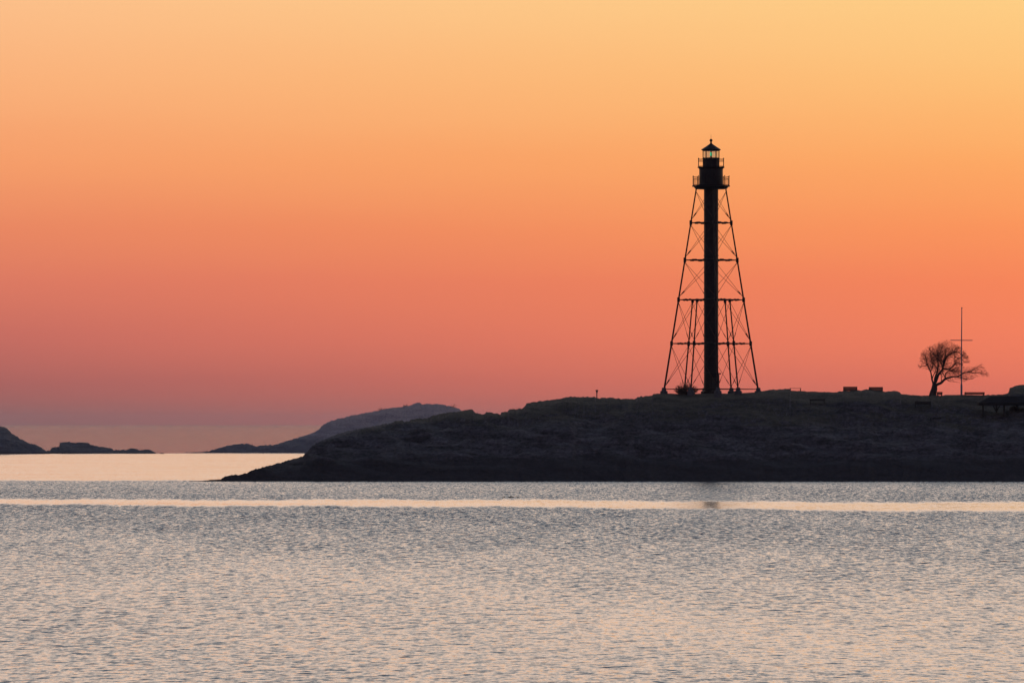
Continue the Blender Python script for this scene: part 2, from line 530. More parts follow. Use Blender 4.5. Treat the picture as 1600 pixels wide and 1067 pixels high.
def _rough(prof):
    out, x = [], prof[0][0]
    keys = [q[0] for q in prof]
    xs = sorted(set(keys + [300 + 1.3 * i for i in range(1600)]))
    for x in xs:
        amp_ = 1.5 if x < 1010 else (0.15 if 1030 < x < 1200 else 0.75)
        if x < 345:
            amp_ = 0.2
        n_ = noise.fractal(Vector((x * 0.24, 3.3, 2.0)), 0.6, 2.1, 4)
        out.append((x, interp(prof, x) + amp_ * n_))
    return out


HEAD = _rough(HEAD)


def depth_of(zr):
    return 4.0 + 3.4 * max(zr, 0.0) ** 1.02


PROF = [(0, 0), (0.06, 0.14), (0.16, 0.30), (0.27, 0.44), (0.42, 0.58), (0.6, 0.75), (0.8, 0.9), (1.0, 1.0)]


def head_z(px, Y, detail=True):
    tp = interp(HEAD, px)
    zr0 = at(px, tp, YS + 35).z
    D = depth_of(zr0)
    Yr = YS + D
    zr = at(px, tp, Yr).z
    wl = 0.9 * noise.noise(Vector((px * 0.02, 4.2, 0))) + 0.5 * noise.noise(Vector((px * 0.09, 1.2, 0)))
    tt = (Y - YS - wl) / D
    if tt <= 0:
        return max(-0.8, tt * D * 0.6)
    x = (px - PX0) / F * Y
    if tt < 1:
        base = zr * interp(PROF, tt)
        z = base
        if detail:
            w = min(1.0, tt * 6) * min(1.0, (1 - tt) * 2.2)
            q = Vector((x * 0.16, Y * 0.22, 0.3))
            r = noise.fractal(q, 0.9, 2.1, 5)
            sfr = 1.0 - abs(noise.noise(Vector((x * 0.055 + 5, Y * 0.11, 8.1)))) * 2
            step = (z + 0.10 * x + 1.1 * noise.noise(q * 0.6)) / 1.5
            fr = step - math.floor(step)
            led = (min(1.0, fr * 2.2) - fr) * 1.5       # strata: tread, then riser
            cell = noise.cell(Vector((x * 0.5 + 0.35 * z, Y * 0.35, 1.7))) + 0.5 * noise.cell(Vector((x * 1.3, Y * 0.8, 3.1)))
            z += w * (0.6 * r + 0.8 * sfr + 0.85 * led + 0.06 * cell) - w * 0.35
        lim = HC + (zr - HC) / Yr * Y                  # never over the traced skyline
        return max(min(z, lim - 0.02 * (1 - tt)), 0.05 * tt)
    u = (Y - Yr) / (D * 1.3 + 6)
    z = zr - 0.35 * u * min(zr, 2) - zr * max(0.0, u - 0.35) ** 2 * 1.6
    if detail:
        z += -abs(noise.fractal(Vector((x * 0.2, Y * 0.2, 4)), 1.0, 2.0, 4)) * 0.4 * min(1, u * 4)
    return max(z, -0.8)


def ridge_Y(px):
    return YS + depth_of(at(px, interp(HEAD, px), YS + 35).z)


def build_terrain(name, px0, px1, step, zfun, rowsY, material, label, cat):
    m = MB()
    cols = int((px1 - px0) / step) + 1
    nr = None
    for i in range(cols):
        px = px0 + i * step
        ys = rowsY(px)
        nr = len(ys)
        for Yv in ys:
            m.v.append(((px - PX0) / F * Yv, Yv, zfun(px, Yv)))
    for i in range(cols - 1):
        for j in range(nr - 1):
            a = i * nr + j
            m.f.append((a, a + nr, a + nr + 1, a + 1))
    o = m.build(name, material)
    return tag(o, label, cat, None, 'structure')


def head_rows(px):
    D = depth_of(at(px, interp(HEAD, px), YS + 35).z)
    r = [YS - 3] + [YS - 1.5 + (D + 1.5) * (k / 104) for k in range(105)]
    r += [YS + D + (D * 1.3 + 6) * k / 14 * 1.25 for k in range(1, 15)]
    return r


build_terrain('headland', 296, 2404, 1.2, head_z, head_rows, HEADM,
              'long dark rocky headland with thin grass on top, rising from the water', 'headland')


def island(name, prof, px0, px1, base_row, step, rough, material, label, seed, grow=2.6):
    Yb = HC * F / (base_row - HORIZ)

    def dep(px):
        return 3.0 + grow * max(at(px, interp(prof, px), Yb).z, 0)

    def zf(px, Y):
        D = dep(px)
        zr = max(at(px, interp(prof, px), Yb + D).z, -0.5)
        wl = 1.2 * noise.noise(Vector((px * 0.03, seed, 0)))
        tt = (Y - Yb - wl) / D
        if tt <= 0:
            return -0.6
        x = (px - PX0) / F * Y
        if tt < 1:
            w = min(1, tt * 5) * min(1, (1 - tt) * 2.5)
            z = zr * tt ** 0.62 + w * rough * noise.fractal(Vector((x * 0.12, Y * 0.12, seed)), 0.9, 2.1, 5)
            lim = HC + (zr - HC) / (Yb + D) * Y
            return max(min(z, lim - 0.01), 0.02)
        u = (Y - Yb - D) / (D * 1.4 + 3)
        return max(zr * (1 - u * u), -0.6)

    def rows(px):
        D = dep(px)
        return [Yb - 3] + [Yb - 1.4 + (D + 1.4) * k / 34 for k in range(35)] + [Yb + D + (D * 1.4 + 3) * k / 8 * 1.15 for k in range(1, 9)]

    return build_terrain(name, px0, px1, step, zf, rows, material, label, 'island'), zf, Yb, dep


random.seed(3)


def jag(prof, amp, every=4.0):
    """adds small stone-sized unevenness to a traced skyline"""
    out = []
    x = prof[0][0]
    while x < prof[-1][0]:
        y = interp(prof, x)
        n_ = noise.fractal(Vector((x * 0.3, prof[0][1] * 0.1, 2.0)), 0.6, 2.0, 4)
        out.append((x, y + amp * n_))
        x += every * 0.5
    return out


ISL_L = [(-420, 710), (-380, 700), (-300, 688), (-220, 678), (-120, 669), (-40, 666), (0, 666), (7.8, 666.9), (13, 671), (18.8, 677), (26, 681), (32, 686.3), (34.5, 686.2), (38, 687.4),
         (42, 691.3), (53, 693.4), (62, 697), (67, 700.6), (72, 704), (76, 707), (80, 710)]
ISLET = [(66, 710), (70, 706.5), (74, 704), (79, 703.4), (80.5, 699.2), (86, 698), (92, 697.6), (94, 692), (98, 690.4), (109.4, 690.4), (114, 691.6), (124, 690.9), (137.5, 691.3), (143.8, 695),
         (156, 696.9), (166, 698.6), (175, 700.6), (178, 703), (187.5, 702.6), (198, 702.4), (206, 700.3), (213, 701), (218.8, 703.2), (226, 702), (234, 702.2), (239, 704.4), (243.8, 708), (247, 710)]
ISL_R = [(290, 710), (294, 708.2), (303, 705.8), (315.6, 706.2), (328, 704.2), (340, 700.4), (353, 696.4), (364, 694.8), (375, 693.2), (387.5, 692.8), (392, 694.4), (400, 697), (406, 695.8), (418, 695.3),
         (428, 695), (440, 691.4), (453, 687.2), (464, 684), (475, 680.2), (488, 675.6), (498.9, 670.9), (502, 666), (508, 661.8), (517, 657.6), (529, 654), (543, 650.6),
         (547, 648.8), (556, 648), (573, 644.6), (590, 641.2), (603, 638.6), (616, 636.6), (626, 636), (632, 634.2), (640.6, 633.4), (646, 630.8), (652, 628.7),
         (656, 629), (660, 632), (668, 630.8), (684.5, 631.2), (694, 632.6), (704.7, 634.6), (715, 637.6), (722, 641.6), (740, 650), (770, 668), (800, 686), (840, 710)]
_, zl, _, _ = island('island', jag(ISL_L, 1.7), -420, 80, 709.0, 1.2, 0.9, ISLM, 'dark wooded looking island cut off by the left edge of the picture', 2.0)
_, zi, _, _ = island('islet', jag(ISLET, 1.4), 66, 247, 708.6, 1.0, 0.6, ISLM, 'low dark rocky islet just right of the leftmost island', 5.0)
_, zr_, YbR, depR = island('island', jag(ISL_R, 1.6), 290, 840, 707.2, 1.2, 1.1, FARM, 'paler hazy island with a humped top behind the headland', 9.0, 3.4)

# half-drowned rock off the islet
m = MB()
c = at(253, 708.6, HC * F / 46.8)
m.lathe((c.x, c.y, -0.3), [(0.9, 0), (0.75, 0.25), (0.5, 0.42), (0.15, 0.5)], 9)
for i, v in enumerate(m.v):
    n_ = noise.noise(Vector(v) * 1.3)
    m.v[i] = (c.x + (v[0] - c.x) * (1 + .4 * n_), v[1] + .2 * n_, v[2])
tag(m.build('rock', ISLM), 'tiny half-drowned rock right of the low islet', 'rock')


def on_ground(px, py):
    """first point of the headland seen at this photo pixel"""
    Yv = YS
    while Yv < 720:
        g_ = at(px, py, Yv)
        if head_z(px, Yv) >= g_.z:
            return Vector((g_.x, Yv, head_z(px, Yv)))
        Yv += 0.1
    Yr = ridge_Y(px)
    return Vector(((px - PX0) / F * Yr, Yr, head_z(px, Yr)))


# ------------------------------------------------------------------ lighthouse
TY = ridge_Y(1111) + 1.5
TC = at(1111.2, 613.0, TY)
K = F / TY                                     # photo pixels per metre at the tower
BZ = TC.z
zrow = lambda row: at(1111, row, TY).z - BZ     # height over the tower's foot of a photo row
lh = thing('lighthouse', TC, 'tall skeletal iron lighthouse with green lamp on the rocky headland', 'lighthouse')
ROT = math.radians(6.0)
R_BOT, R_TOP = 74.0 / K / math.cos(ROT), 23.3 / K / math.cos(ROT)
Z_TOP, Z_BOT = zrow(296.0), zrow(611.0)


def corner(i, z, mid=False):
    R = R_BOT + (R_TOP - R_BOT) * (z - Z_BOT) / (Z_TOP - Z_BOT)
    a = ROT + math.pi / 2 * i + math.pi
    p0 = Vector((R * math.cos(a), R * math.sin(a), 0))
    if mid:
        a2 = a + math.pi / 2
        p0 = (p0 + Vector((R * math.cos(a2), R * math.sin(a2), 0))) / 2
    return TC + Vector((p0.x, p0.y, z))


LV = [Z_TOP, zrow(348.3), zrow(406.5), zrow(468.5), zrow(536.8), Z_BOT]


def flanged(a, b, r, fl, rf):
    """iron pipe with flanged couplings at the given fractions"""
    m = MB()
    m.tube([a, b], r, 8)
    d = (b - a).normalized()
    for q in fl:
        c_ = a.lerp(b, q)
        m.tube([c_ - d * 0.13, c_ + d * 0.13], rf, 8)
    return m


for i in range(4):
    m = MB()
    pts = [corner(i, z) for z in LV]
    m.tube([pts[0], pts[-1]], [0.085, 0.120], 8)
    for q in pts[1:-1]:
        m.tube([q - Vector((0, 0, .3)), q + Vector((0, 0, .3))], 0.18, 8)
    m.build('leg', IRON, lh)
for i in range(4):
    m = MB()
    pts = [corner(i, z, True) for z in LV[3:]]
    m.tube([pts[0], pts[-1]], [0.08, 0.10], 8)
    m.tube([pts[0] - Vector((0, 0, .35)), pts[0] + Vector((0, 0, .1))], 0.18, 8)
    m.tube([pts[1] - Vector((0, 0, .3)), pts[1] + Vector((0, 0, .3))], 0.18, 8)
    m.build('leg', IRON, lh)
for i in range(4):
    for mid in (False, True):
        q = corner(i, Z_BOT, mid)
        gz = -0.9
        m = MB()
        m.lathe((q.x, q.y, TC.z + gz), [(0.52, 0), (0.46, 1.05), (0.30, 1.12), (0.26, 1.45), (0.2, 1.5)], 10)
        m.build('footing', CONC, lh)
for li, z in enumerate(LV[1:]):
    for i in range(4):
        a, b = corner(i, z), corner(i + 1, z)
        low = z == Z_BOT
        if low:
            m = MB()
            m.tube([a + Vector((0, 0, .25)), b + Vector((0, 0, .25))], 0.05, 6)
        else:
            m = flanged(a, b, 0.067, (0.2, 0.31, 0.69, 0.8) if li > 1 else (0.28, 0.36, 0.64, 0.72), 0.13)
        m.build('strut', IRON, lh)


def rod(a, b):
    m = MB()
    m.tube([a, b], 0.026, 5)
    d = (b - a).normalized()
    c_ = a + d * 0.9                      # turnbuckle near the lower end
    m.tube([c_ - d * 0.28, c_ + d * 0.28], 0.05, 5)
    m.build('tie_rod', ROD, lh)


for li in range(5):
    zt, zb = LV[li] - 0.25, LV[li + 1] + (0.35 if li < 4 else 0.5)
    for i in range(4):
        if li < 3:
            rod(corner(i, zb), corner(i + 1, zt))
            rod(corner(i + 1, zb), corner(i, zt))
        else:
            for (f0, f1) in (((i, False), (i, True)), ((i, True), (i + 1, False))):
                rod(corner(f0[0], zb, f0[1]), corner(f1[0], zt, f1[1]))
                rod(corner(f1[0], zb, f1[1]), corner(f0[0], zt, f0[1]))

c0 = (TC.x, TC.y, TC.z)
m = MB()
rc_ = 11.2 / K
prof = [(rc_ * 1.45, -0.9), (rc_ * 1.45, 0.1), (rc_ * 1.06, 0.12)]
nseg = 12
for k_ in range(nseg):
    z0 = 0.3 + (Z_TOP - 0.3) * k_ / nseg
    z1 = 0.3 + (Z_TOP - 0.3) * (k_ + 1) / nseg
    prof += [(rc_ * 1.045, z0), (rc_ * 1.045, z0 + .12), (rc_, z0 + .13), (rc_, z1 - .01)]
m.lathe(c0, prof, 32)
m.build('column', PLATE, lh)
# entrance porch at the foot of the column, with its little hood
m = MB()
m.box((TC.x + 0.42, TC.y - rc_ * 0.75, TC.z + 1.0), (1.15, 0.9, 2.5))
po = m.build('entrance_porch', PLATE, lh)
m = MB()
m.box((TC.x + 0.48, TC.y - rc_ * 0.75, TC.z + 2.36), (1.45, 1.1, 0.16))
m.build('hood', IRON, po)
m = MB()
m.box((TC.x + 0.42, TC.y - rc_ * 0.75 - 0.47, TC.z + 0.95), (0.8, 0.05, 1.9))
m.build('door', WOOD, po)

r_ = lambda px: px / K
# lower gallery
zg0, zg1 = zrow(295.6), zrow(290.2)
m = MB()
m.lathe(c0, [(r_(24.5), zg0), (r_(25.6), zg0 + .12), (r_(27.2), zg0 + .28), (r_(29.6), zg1 - .14), (r_(29.6), zg1)], 32)
m.build('gallery_deck', IRON, lh)


def railing(R, z0, z1, n, bars, rails, post):
    m = MB()
    for k_ in range(n):
        a = 2 * math.pi * (k_ + 0.5) / n
        q = Vector((TC.x + R * math.cos(a), TC.y + R * math.sin(a), TC.z))
        m.tube([q + Vector((0, 0, z0)), q + Vector((0, 0, z1 + .04))], post, 6)
        m.lathe((q.x, q.y, q.z + z1 + .02), [(0.02, 0), (0.06, .05), (0.06, .1), (0.02, .15)], 6)
    for f_ in rails:
        ring = []
        for k_ in range(n + 1):
            a = 2 * math.pi * (k_ + 0.5) / n
            ring.append(Vector((TC.x + R * math.cos(a), TC.y + R * math.sin(a), TC.z + z0 + (z1 - z0) * f_)))
        m.tube(ring, 0.028, 5)
    for k_ in range(bars):
        a = 2 * math.pi * k_ / bars
        ai = (a * n / (2 * math.pi) - 0.5) % 1.0
        rr = R * math.cos(math.pi / n) / math.cos((ai - 0.5) * 2 * math.pi / n)
        q = Vector((TC.x + rr * math.cos(a), TC.y + rr * math.sin(a), TC.z))
        m.tube([q + Vector((0, 0, z0)), q + Vector((0, 0, z0 + (z1 - z0) * rails[1]))], 0.013, 4)
    return m


railing(r_(29.0), zg1, zrow(277.0), 12, 84, (1.0, 0.78, 0.06), 0.035).build('gallery_railing', IRON, lh)
# watch room
m = MB()
zw1 = zrow(262.8)
m.lathe(c0, [(r_(19.2), zg1), (r_(19.2), zg1 + .18), (r_(18.5), zg1 + .2), (r_(18.5), zw1 - .16), (r_(19.4), zw1 - .05), (r_(20), zw1)], 32)
wr = m.build('watch_room', PLATE, lh)
for a in (-1.15, -2.3, 0.4, 2.2):
    m = MB()
    q = (TC.x + r_(18.5) * math.cos(a), TC.y + r_(18.5) * math.sin(a), TC.z + (zg1 + zw1) / 2 + .1)
    m.box(q, (0.08, 0.5, 0.75), a)
    m.build('window', IRON, wr)
# lantern gallery
zl1 = zrow(261.3)
m = MB()
m.lathe(c0, [(r_(20), zw1), (r_(21.4), zw1 + .06), (r_(21.4), zl1)], 32)
m.build('lantern_deck', IRON, lh)
railing(r_(20.6), zl1, zrow(249.2), 10, 0, (1.0, 0.76, 0.1), 0.034).build('lantern_railing', IRON, lh)
# lantern
zp, ze = zrow(247.8), zrow(236.2)
RL = r_(13.6)
m = MB()
m.lathe(c0, [(RL, zl1), (RL, zp - .08), (RL * 1.04, zp - .06), (RL * 1.04, zp)], 10, math.radians(18))
m.build('parapet', PLATE, lh)
lr_ = MB()
lr_.lathe(c0, [(RL * 1.02, zp), (RL * 1.02, zp + .07)], 10, math.radians(18))
lo = lr_.build('lantern_room', IRON, lh)
NP = 10
vv = [Vector((TC.x + RL * .97 * math.cos(math.radians(18 + 36 * k_)), TC.y + RL * .97 * math.sin(math.radians(18 + 36 * k_)), TC.z)) for k_ in range(NP)]
for k_ in range(NP):
    m = MB()
    m.tube([vv[k_] + Vector((0, 0, zp)), vv[k_] + Vector((0, 0, ze))], 0.042, 5)
    m.build('glazing_bar', IRON, lo)
    a, b = vv[k_], vv[(k_ + 1) % NP]
    d = (b - a).normalized()
    a2, b2 = a + d * .05, b - d * .05
    c_ = (a2 + b2) / 2
    m = MB()
    m.box((c_.x, c_.y, TC.z + (zp + .07 + ze) / 2), ((b2 - a2).length, 0.012, ze - zp - .09), math.atan2(d.y, d.x))
    m.build('pane', GLASS, lo)
# roof
zr0, zrt = zrow(234.2), zrow(224.5)
m = MB()
m.lathe(c0, [(r_(13.2), ze), (r_(13.6), zrow(235.6)), (r_(15.3), zr0 - .04), (r_(15.3), zr0 + .03), (r_(8.3), zr0 + .50 * (zrt - zr0)), (r_(3.2), zr0 + .86 * (zrt - zr0)), (r_(1.7), zrt)], 20, math.radians(9))
ro = m.build('roof', IRON, lh)
m = MB()
zb = zrow(219.7) - zrt
m.lathe((c0[0], c0[1], c0[2] + zrt), [(r_(1.7), -.05), (r_(1.3), .14), (r_(1.2), zb - r_(2.2))] +
        [(r_(2.4) * math.cos(a), zb + r_(2.4) * math.sin(a)) for a in (-0.9, -0.4, 0, 0.4, 0.8, 1.2, 1.5)], 14)
m.build('ventilator_ball', IRON, ro)
m = MB()
m.tube([TC + Vector((0, 0, zrow(218))), TC + Vector((0, 0, zrow(210)))], [0.02, 0.012], 5)
m.build('lightning_rod', IRON, ro)
# green lamp on its pedestal
m = MB()
m.lathe(c0, [(0.12, zp), (0.10, zp + .25), (0.15, zp + .3), (0.15, zrow(244.0))], 10)
lp = m.build('lamp_pedestal', IRON, lh)
m = MB()
za, zb_ = zrow(243.9), zrow(238.2)
m.lathe(c0, [(0.11, za), (0.135, za + .08), (0.135, zb_ - .08), (0.09, zb_)], 12)
m.build('lamp', GREEN, lh)

# ------------------------------------------------------------------ bare wind-bent tree
random.seed(21)
TRY = ridge_Y(1457) + 0.6
TB = at(1456, 618.5, TRY)
KT = F / TRY
ZX = lambda zx, zy: (1430 + zx / 10.667, 520 + zy / 10.667)


def tp(zx, zy, d=0.0):
    px, py = ZX(zx, zy)
    v = at(px, py, TRY)
    return Vector((v.x, v.y + d, v.z))


tree = thing('tree', TB, 'bare wind-bent tree leaning right beside the tall flagpole', 'tree')
limbs = []


def limb(pts, r0, r1, d0, d1):
    n = len(pts)
    P = []
    for i, (a, b) in enumerate(pts):
        P.append(tp(a, b, d0 + (d1 - d0) * i / (n - 1)))
    # subdivide with a slight wander
    Q, Rr = [], []
    for i in range(n - 1):
        for s_ in range(4):
            q = s_ / 4
            p0, p1, p2, p3 = P[max(i - 1, 0)], P[i], P[i + 1], P[min(i + 2, n - 1)]
            v = 0.5 * ((2 * p1) + (p2 - p0) * q + (2 * p0 - 5 * p1 + 4 * p2 - p3) * q * q + (3 * p1 - p0 - 3 * p2 + p3) * q ** 3)
            w = noise.noise_vector(v * 1.7) * 0.07
            Q.append(v + w)
    Q.append(P[-1])
    for i in range(len(Q)):
        Rr.append(r0 + (r1 - r0) * (i / (len(Q) - 1)) ** 0.8)
    limbs.append((Q, Rr))
    return Q, Rr


wood = MB()
# two-stemmed leaning bole with a flared root
tr1 = limb([(250, 1070), (275, 1000), (295, 930), (318, 850), (335, 800)], 0.27, 0.18, 0, 0)
tr2 = limb([(330, 1070), (335, 1000), (345, 940), (350, 880), (400, 840)], 0.22, 0.16, 0.1, -0.1)
tr3 = limb([(285, 1075), (300, 1010), (310, 960)], 0.40, 0.12, 0.1, 0.05)
A = limb([(305, 860), (280, 760), (268, 690), (245, 610), (205, 510), (190, 430), (180, 340)], 0.13, 0.03, 0.1, 1.2)
A2 = limb([(300, 830), (285, 760), (310, 690), (350, 640)], 0.09, 0.04, 0.0, -0.6)
B = limb([(325, 830), (335, 730), (365, 640), (375, 520), (345, 430), (290, 330)], 0.15, 0.03, 0.0, -1.2)
C = limb([(335, 820), (380, 720), (425, 650), (470, 575), (475, 470), (510, 370), (500, 240)], 0.2, 0.03, 0.0, 0.5)
C2 = limb([(440, 630), (480, 605), (560, 605), (630, 550), (658, 490), (648, 390), (600, 260)], 0.13, 0.03, 0.1, -0.9)
C3 = limb([(480, 560), (510, 450), (560, 370), (640, 320), (740, 330), (820, 400), (880, 440)], 0.13, 0.02, 0.4, 1.0)
C4 = limb([(470, 580), (440, 500), (400, 410), (380, 280)], 0.1, 0.02, 0.2, 1.7)
D = limb([(350, 870), (420, 830), (490, 780), (520, 760), (600, 735), (700, 728), (770, 690), (860, 655), (980, 672), (1090, 662), (1180, 690)], 0.2, 0.01, -0.1, -0.9)
D2 = limb([(860, 658), (950, 620), (1030, 570), (1110, 525)], 0.07, 0.012, -0.5, 0.2)
D3 = limb([(690, 735), (770, 755), (870, 775), (960, 760)], 0.06, 0.012, -0.5, -1.3)
D4 = limb([(510, 770), (560, 795), (640, 815), (760, 830)], 0.06, 0.01, -0.3, 0.3)
D5 = limb([(500, 770), (505, 690), (560, 640), (660, 650), (740, 690)], 0.09, 0.015, -0.2, 0.8)
D6 = limb([(430, 830), (440, 740), (425, 670)], 0.07, 0.04, -0.1, 0.2)
D7 = limb([(500, 770), (470, 700), (450, 650)], 0.06, 0.03, -0.2, -0.5)
H1 = limb([(370, 610), (330, 540), (280, 470), (255, 370), (250, 260)], 0.08, 0.02, -0.3, 0.4)
H2 = limb([(350, 430), (410, 350), (440, 230)], 0.07, 0.02, -0.8, -0.2)
H3 = limb([(260, 640), (300, 560), (310, 440)], 0.07, 0.02, 0.3, 0.9)
H4 = limb([(560, 600), (610, 640), (700, 640)], 0.06, 0.015, -0.2, 0.5)
E1 = limb([(215, 530), (160, 555), (110, 560), (60, 560)], 0.06, 0.012, 0.8, 1.0)
G1 = limb([(640, 320), (700, 250), (760, 250)], 0.06, 0.012, 0.6, -0.2)
G2 = limb([(648, 400), (740, 430), (820, 480), (890, 490)], 0.06, 0.012, -0.6, 0.1)
G3 = limb([(658, 500), (720, 510), (790, 540)], 0.04, 0.012, -0.4, -0.9)
for Q, Rr in limbs:
    wood.tube(Q, Rr, 7)
wood.build('trunk', BARK, tree, True)

tw = MB()
CTR = tp(430, 640)


def outward(p):
    """twigs fan out of the middle of the crown and stream with the wind"""
    v = p - CTR
    v.y *= 0.8
    v = v.normalized() if v.length > .05 else Vector((0, 0, 1))
    return v


JIT = [0.0]


def in_crown(p):
    """the photo's outline of twigs, in its own pixels, used as the tree's envelope"""
    px = PX0 + p.x / p.y * F
    py = HORIZ - (p.z - HC) / p.y * F
    zx, zy = (px - 1430) * 10.667, (py - 520) * 10.667
    top = interp([(40, 540), (100, 300), (200, 240), (300, 185), (400, 150), (500, 115), (600, 130), (700, 190), (780, 260), (840, 310), (910, 440), (930, 520), (1020, 530), (1110, 505), (1180, 600), (1240, 690)], zx)
    bot = interp([(40, 590), (150, 610), (260, 640), (400, 700), (500, 790), (760, 850), (850, 800), (960, 770), (1060, 730), (1240, 740)], zx)
    gap = 800 < zx < 1000 and 505 < zy < 560
    return top + 25 * math.sin(p.x * 23 + p.y * 9) + JIT[0] < zy < bot + 12 * math.sin(p.x * 31) and 40 < zx < 1240 and not gap


def twig(p, d, L, r, lev):
    n = 5
    pts, rr = [p.copy()], [r]
    q = p.copy()
    for i in range(n):
        d = (d + Vector((random.gauss(0, .22), random.gauss(0, .22), random.gauss(0, .2))) + Vector((0.06, 0, 0.03))).normalized()
        q2 = q + d * (L / n)
        if not in_crown(q2):
            break
        q = q2
        pts.append(q.copy())
        rr.append(max(0.0036, r * (1 - 0.75 * (i + 1) / n)))
    if len(pts) < 2:
        return
    tw.tube(pts, rr, 4 if lev < 2 else 3)
    if lev < 2:
        for k in range(4 if lev == 0 else 2):
            i = random.randint(1, len(pts) - 1)
            dd = (d + Vector((random.gauss(0, .7), random.gauss(0, .7), random.gauss(0, .6)))).normalized()
            twig(pts[i], dd, L * random.uniform(.4, .75), rr[i] * .75, lev + 1)


spawn = [(H1, 50), (H2, 40), (H3, 40), (H4, 24), (A, 60), (A2, 6), (B, 75), (C, 70), (C2, 50), (C3, 56), (C4, 70), (D, 44), (D2, 13), (D3, 12), (D4, 6), (D5, 30), (E1, 9), (G1, 12), (G2, 13), (G3, 10), (D6, 4), (D7, 5)]
for (Q, Rr), n in spawn:
    for k in range(n):
        u = random.uniform(0.22, 0.97) if Q is not D[0] else random.uniform(0.42, 0.97)
        i = min(len(Q) - 1, int(u * (len(Q) - 1)))
        tang = (Q[min(i + 1, len(Q) - 1)] - Q[max(i - 1, 0)]).normalized()
        ow = outward(Q[i])
        JIT[0] = abs(random.gauss(0, 40)) - 18
        side = Vector((random.gauss(0, 1), random.gauss(0, 1), random.gauss(0, 1)))
        d = (ow * 0.75 + tang * 0.6 + side * 0.85 + Vector((0.12, 0, 0.1))).normalized()
        twig(Q[i], d, random.uniform(0.7, 1.9), min(0.0155, Rr[i] * .5), 0)
tw.build('crown', TWIG, tree)

# ------------------------------------------------------------------ flagpole
FY = ridge_Y(1502) - 0.5
fb = at(1502.3, 617.5, FY)
fp = thing('flagpole', fb, 'tall thin grey flagpole with a yardarm and no flag, right of the bare tree', 'flagpole')
m = MB()
m.tube([fb - Vector((0, 0, .4)), at(1502.4, 530, FY), at(1502.8, 481.5, FY)], [0.085, 0.07, 0.05], 8)
m.tube([fb - Vector((0, 0, .4)), fb + Vector((0, 0, 1.4))], [0.13, 0.12], 8)
m.build('pole', POLE, fp)
m = MB()
m.tube([at(1485, 531.6, FY - .1), at(1519.6, 531.8, FY - .1)], 0.05, 6)
m.build('yardarm', POLE, fp)
m = MB()
q = at(1502.8, 481.3, FY)
m.lathe((q.x, q.y, q.z - .08), [(0.03, 0), (0.09, .05), (0.09, .12), (0.03, .17)], 8)
m.build('finial', POLE, fp)


# ------------------------------------------------------------------ benches
def bench(px0, px1, top, foot, label, back=True, Yoff=0.0, name='park_bench', group='park benches on the headland', fixedY=None, tilt=0.0, seat_h=0.45):
    pc = (px0 + px1) / 2
    if fixedY is None:
        Yb = ridge_Y(pc) - 0.3 + Yoff
        g_ = at(pc, foot, Yb)
    else:
        g_ = on_ground(pc, foot)
        Yb = g_.y
    L = (px1 - px0) / F * Yb
    H = at(pc, top, Yb).z - g_.z
    o = thing(name, g_, label, 'bench', group)
    x0, x1 = g_.x - L / 2, g_.x + L / 2
    hs = min(seat_h, H * 0.55) if back else H - 0.03
    m = MB()
    for k_ in range(3):
        m.box((g_.x, g_.y + 0.14 + k_ * .15, g_.z + hs), (L, 0.13, 0.05))
    m.build('seat', WOOD, o)
    if back:
        m = MB()
        nb = 4
        bh = (H - hs - .03) / nb
        for k_ in range(nb):
            m.box((g_.x, g_.y - 0.02 - .012 * k_, g_.z + hs + .02 + bh * (k_ + .5)), (L, 0.05, bh - .006))
        m.build('backrest', WOOD, o)
    for xx in (x0 + .09, x1 - .09):
        m = MB()
        hh_ = (H if back else hs) + .36
        m.box((xx, g_.y + 0.05, g_.z - .4 + hh_ / 2), (0.09, 0.10, hh_))
        m.build('leg', WOOD, o)
        m = MB()
        m.box((xx, g_.y + 0.46, g_.z + hs / 2 - .2), (0.09, 0.10, hs + .37))
        m.build('leg', WOOD, o)
    return o


bench(1234, 1252, 606.3, 611.5, 'thin backless bench on the crest just right of the lighthouse', back=False)
bench(1317.5, 1339.5, 603.9, 610.5, 'left one of two solid backed benches side by side on the crest', seat_h=.06)
bench(1357.5, 1379.5, 604.4, 611.5, 'right one of two solid backed benches side by side on the crest', seat_h=.06)
bench(1464, 1472.6, 612.0, 618.0, 'short bench tucked against the foot of the bare tree', seat_h=.12, Yoff=-.2)
bench(1507, 1538.5, 612.4, 620.4, 'longest backed bench, on the crest right of the flagpole', Yoff=-1.0)
bench(1265, 1289, 623.0, 630.5, 'dark bench on the slope below the crest, between lighthouse and twin benches', fixedY=1)
bench(1429.5, 1454.5, 627.0, 637.0, 'dark bench on the grass slope below the bare tree', fixedY=1)
bench(1453.5, 1470.5, 652.2, 656.0, 'low faint bench lowest on the slope under the tree', back=False, fixedY=1)

